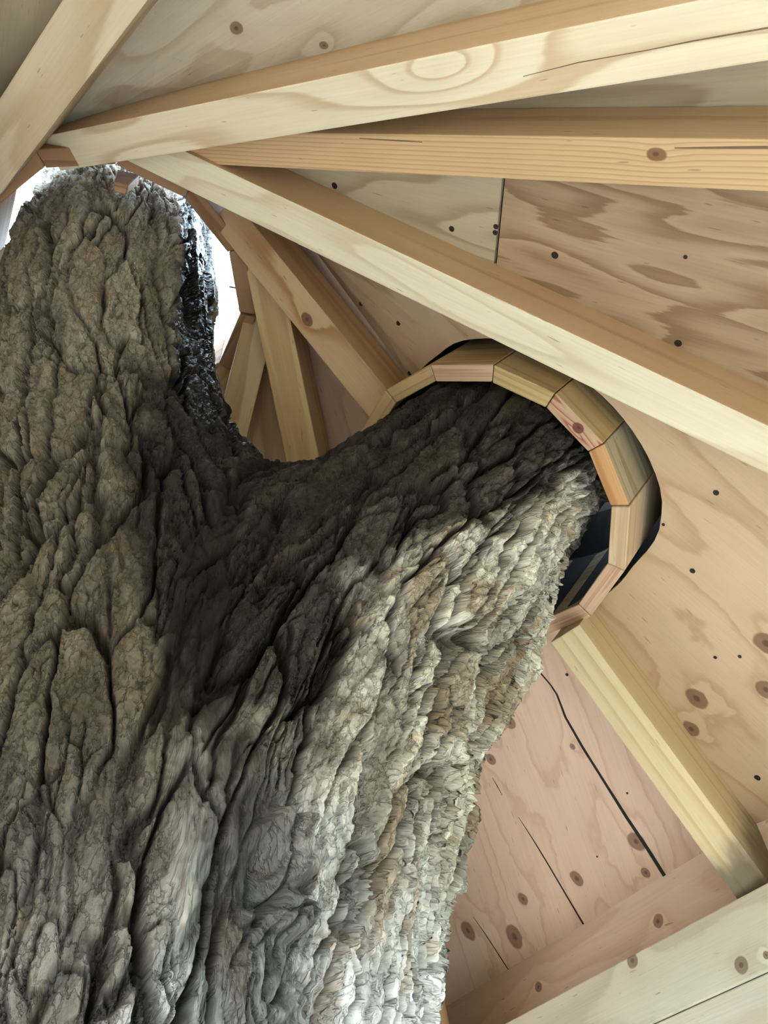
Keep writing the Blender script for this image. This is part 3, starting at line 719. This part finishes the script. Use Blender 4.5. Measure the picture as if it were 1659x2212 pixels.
    fu = (FU * .85)[:, None]; base = base * (1 - fu) + c(.032, .025, .020) * fu  # old dirt in the furrows, with the shade of the cracks painted in
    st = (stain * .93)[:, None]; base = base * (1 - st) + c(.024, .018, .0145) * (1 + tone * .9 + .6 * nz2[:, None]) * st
    wt = wet[:, None]; base = base * (1 - wt) + c(.012, .012, .014) * wt
    moss = (sst(np.linalg.norm(V - np.array([-.105, .475, .665]), axis=1) + nz2 * .012, .03, .012))[:, None] * .6; base = base * (1 - moss) + c(.05, .06, .015) * moss
    P = (V2 * K + BASE).astype(np.float32); wetv = np.maximum(wet, stain * .35).astype(np.float32)
    # area-weighted vertex normals of the whole surface, so that trunk and branch shade as one skin
    A_ = P[F]; fn = np.cross(A_[:, 2] - A_[:, 0], A_[:, 3] - A_[:, 1]); NV = np.zeros((n, 3))
    for j in range(3):
        for k in range(4): NV[:, j] += np.bincount(F[:, k], fn[:, j], n)
    NV /= np.linalg.norm(NV, axis=1, keepdims=True) + 1e-12
    fc = V[F].mean(1); isb = (wgt[F].mean(1) > .5) & ((fc - np.array([-.03, .53, .46])) @ nrm((.62, 0, .78)) > 0)
    out = []
    for nm, m in (('trunk', ~isb), ('branch', isb)):
        f = F[m]; u, inv = np.unique(f, return_inverse=True); f = inv.reshape(-1, 4); k = len(u); nf = len(f)
        me = bpy.data.meshes.new(nm); me.vertices.add(k); me.vertices.foreach_set('co', P[u].ravel())
        me.loops.add(nf * 4); me.loops.foreach_set('vertex_index', f.astype(np.int32).ravel())
        me.polygons.add(nf); me.polygons.foreach_set('loop_start', np.arange(0, nf * 4, 4, dtype=np.int32)); me.polygons.foreach_set('use_smooth', np.ones(nf, bool)); me.update(calc_edges=True)
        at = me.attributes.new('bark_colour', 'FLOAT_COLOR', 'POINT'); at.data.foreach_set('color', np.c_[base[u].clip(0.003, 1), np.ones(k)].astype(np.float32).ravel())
        at = me.attributes.new('wetness', 'FLOAT', 'POINT'); at.data.foreach_set('value', wetv[u])
        at = me.attributes.new('flow', 'FLOAT_VECTOR', 'POINT'); at.data.foreach_set('vector', flow[u].astype(np.float32).ravel())
        me.normals_split_custom_set_from_vertices(NV[u])
        out.append(me)
    print('tree quads', len(F))
    return out
def bark_mat():
    t = NT('furrowed_bark')
    A = lambda nm: t.n('ShaderNodeAttribute', attribute_name=nm)
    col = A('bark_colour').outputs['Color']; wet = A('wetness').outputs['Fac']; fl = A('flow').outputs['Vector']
    n1 = t.noise(t.vmath('MULTIPLY', fl, (330, 330, 80)), 1.0, 3, .65)
    n2 = t.noise(t.vmath('MULTIPLY', fl, (380, 380, 300)), 1.0, 4, .75)
    n3 = t.noise(t.vmath('MULTIPLY', fl, (60, 60, 30)), 1.0, 3, .6)
    vor = t.n('ShaderNodeTexVoronoi', feature='DISTANCE_TO_EDGE'); vor.inputs['Scale'].default_value = 1.0
    vw = t.vmath('ADD', t.vmath('MULTIPLY', fl, (130, 130, 60)), t.vmath('MULTIPLY', t.noise(t.vmath('MULTIPLY', fl, (200, 200, 120)), 1.0, 3, .6, 'Color'), (1.4, 1.4, 1.4)))
    t.put(vor.inputs['Vector'], vw); cr = t.smooth(vor.outputs['Distance'], .0, .09)
    g = t.math('ADD', t.math('MULTIPLY', n1, .55), t.math('ADD', t.math('MULTIPLY', n2, .75), t.math('MULTIPLY', n3, .6)))
    g = t.math('MULTIPLY_ADD', g, 1.35, -.20)
    cm = t.n('ShaderNodeCombineColor'); [t.put(cm.inputs[i], g) for i in range(3)]
    c = t.mix(1.0, col, cm.outputs[0], 'MULTIPLY')
    warm = t.smooth(t.noise(t.vmath('MULTIPLY', fl, (45, 45, 25)), 1.0, 3, .6), .56, .70)
    c = t.mix(t.math('MULTIPLY', warm, .35), c, t.mix(1.0, c, (1.25, .85, .55), 'MULTIPLY'))
    c = t.mix(t.math('MULTIPLY', t.math('SUBTRACT', 1.0, cr), .2), c, t.mix(1.0, c, (.30, .26, .22), 'MULTIPLY'))
    t.put(t.b.inputs['Base Color'], c)
    t.put(t.b.inputs['Roughness'], t.math('MULTIPLY_ADD', wet, -.70, .92, clamp=True))
    t.b.inputs['Specular IOR Level'].default_value = .3
    hgt = t.math('ADD', t.math('MULTIPLY', cr, .55), t.math('ADD', t.math('MULTIPLY', n1, .8), t.math('MULTIPLY', n2, .7)))
    t.bump(hgt, .9, .006)
    return t.m
tree = empty('tree', Matrix.Translation(Vector(w((-.2398, .56, -.775)))))
tag(tree, 'thick forked tree trunk with furrowed grey bark rising through the plywood roof', 'tree')
M_bark = bark_mat()
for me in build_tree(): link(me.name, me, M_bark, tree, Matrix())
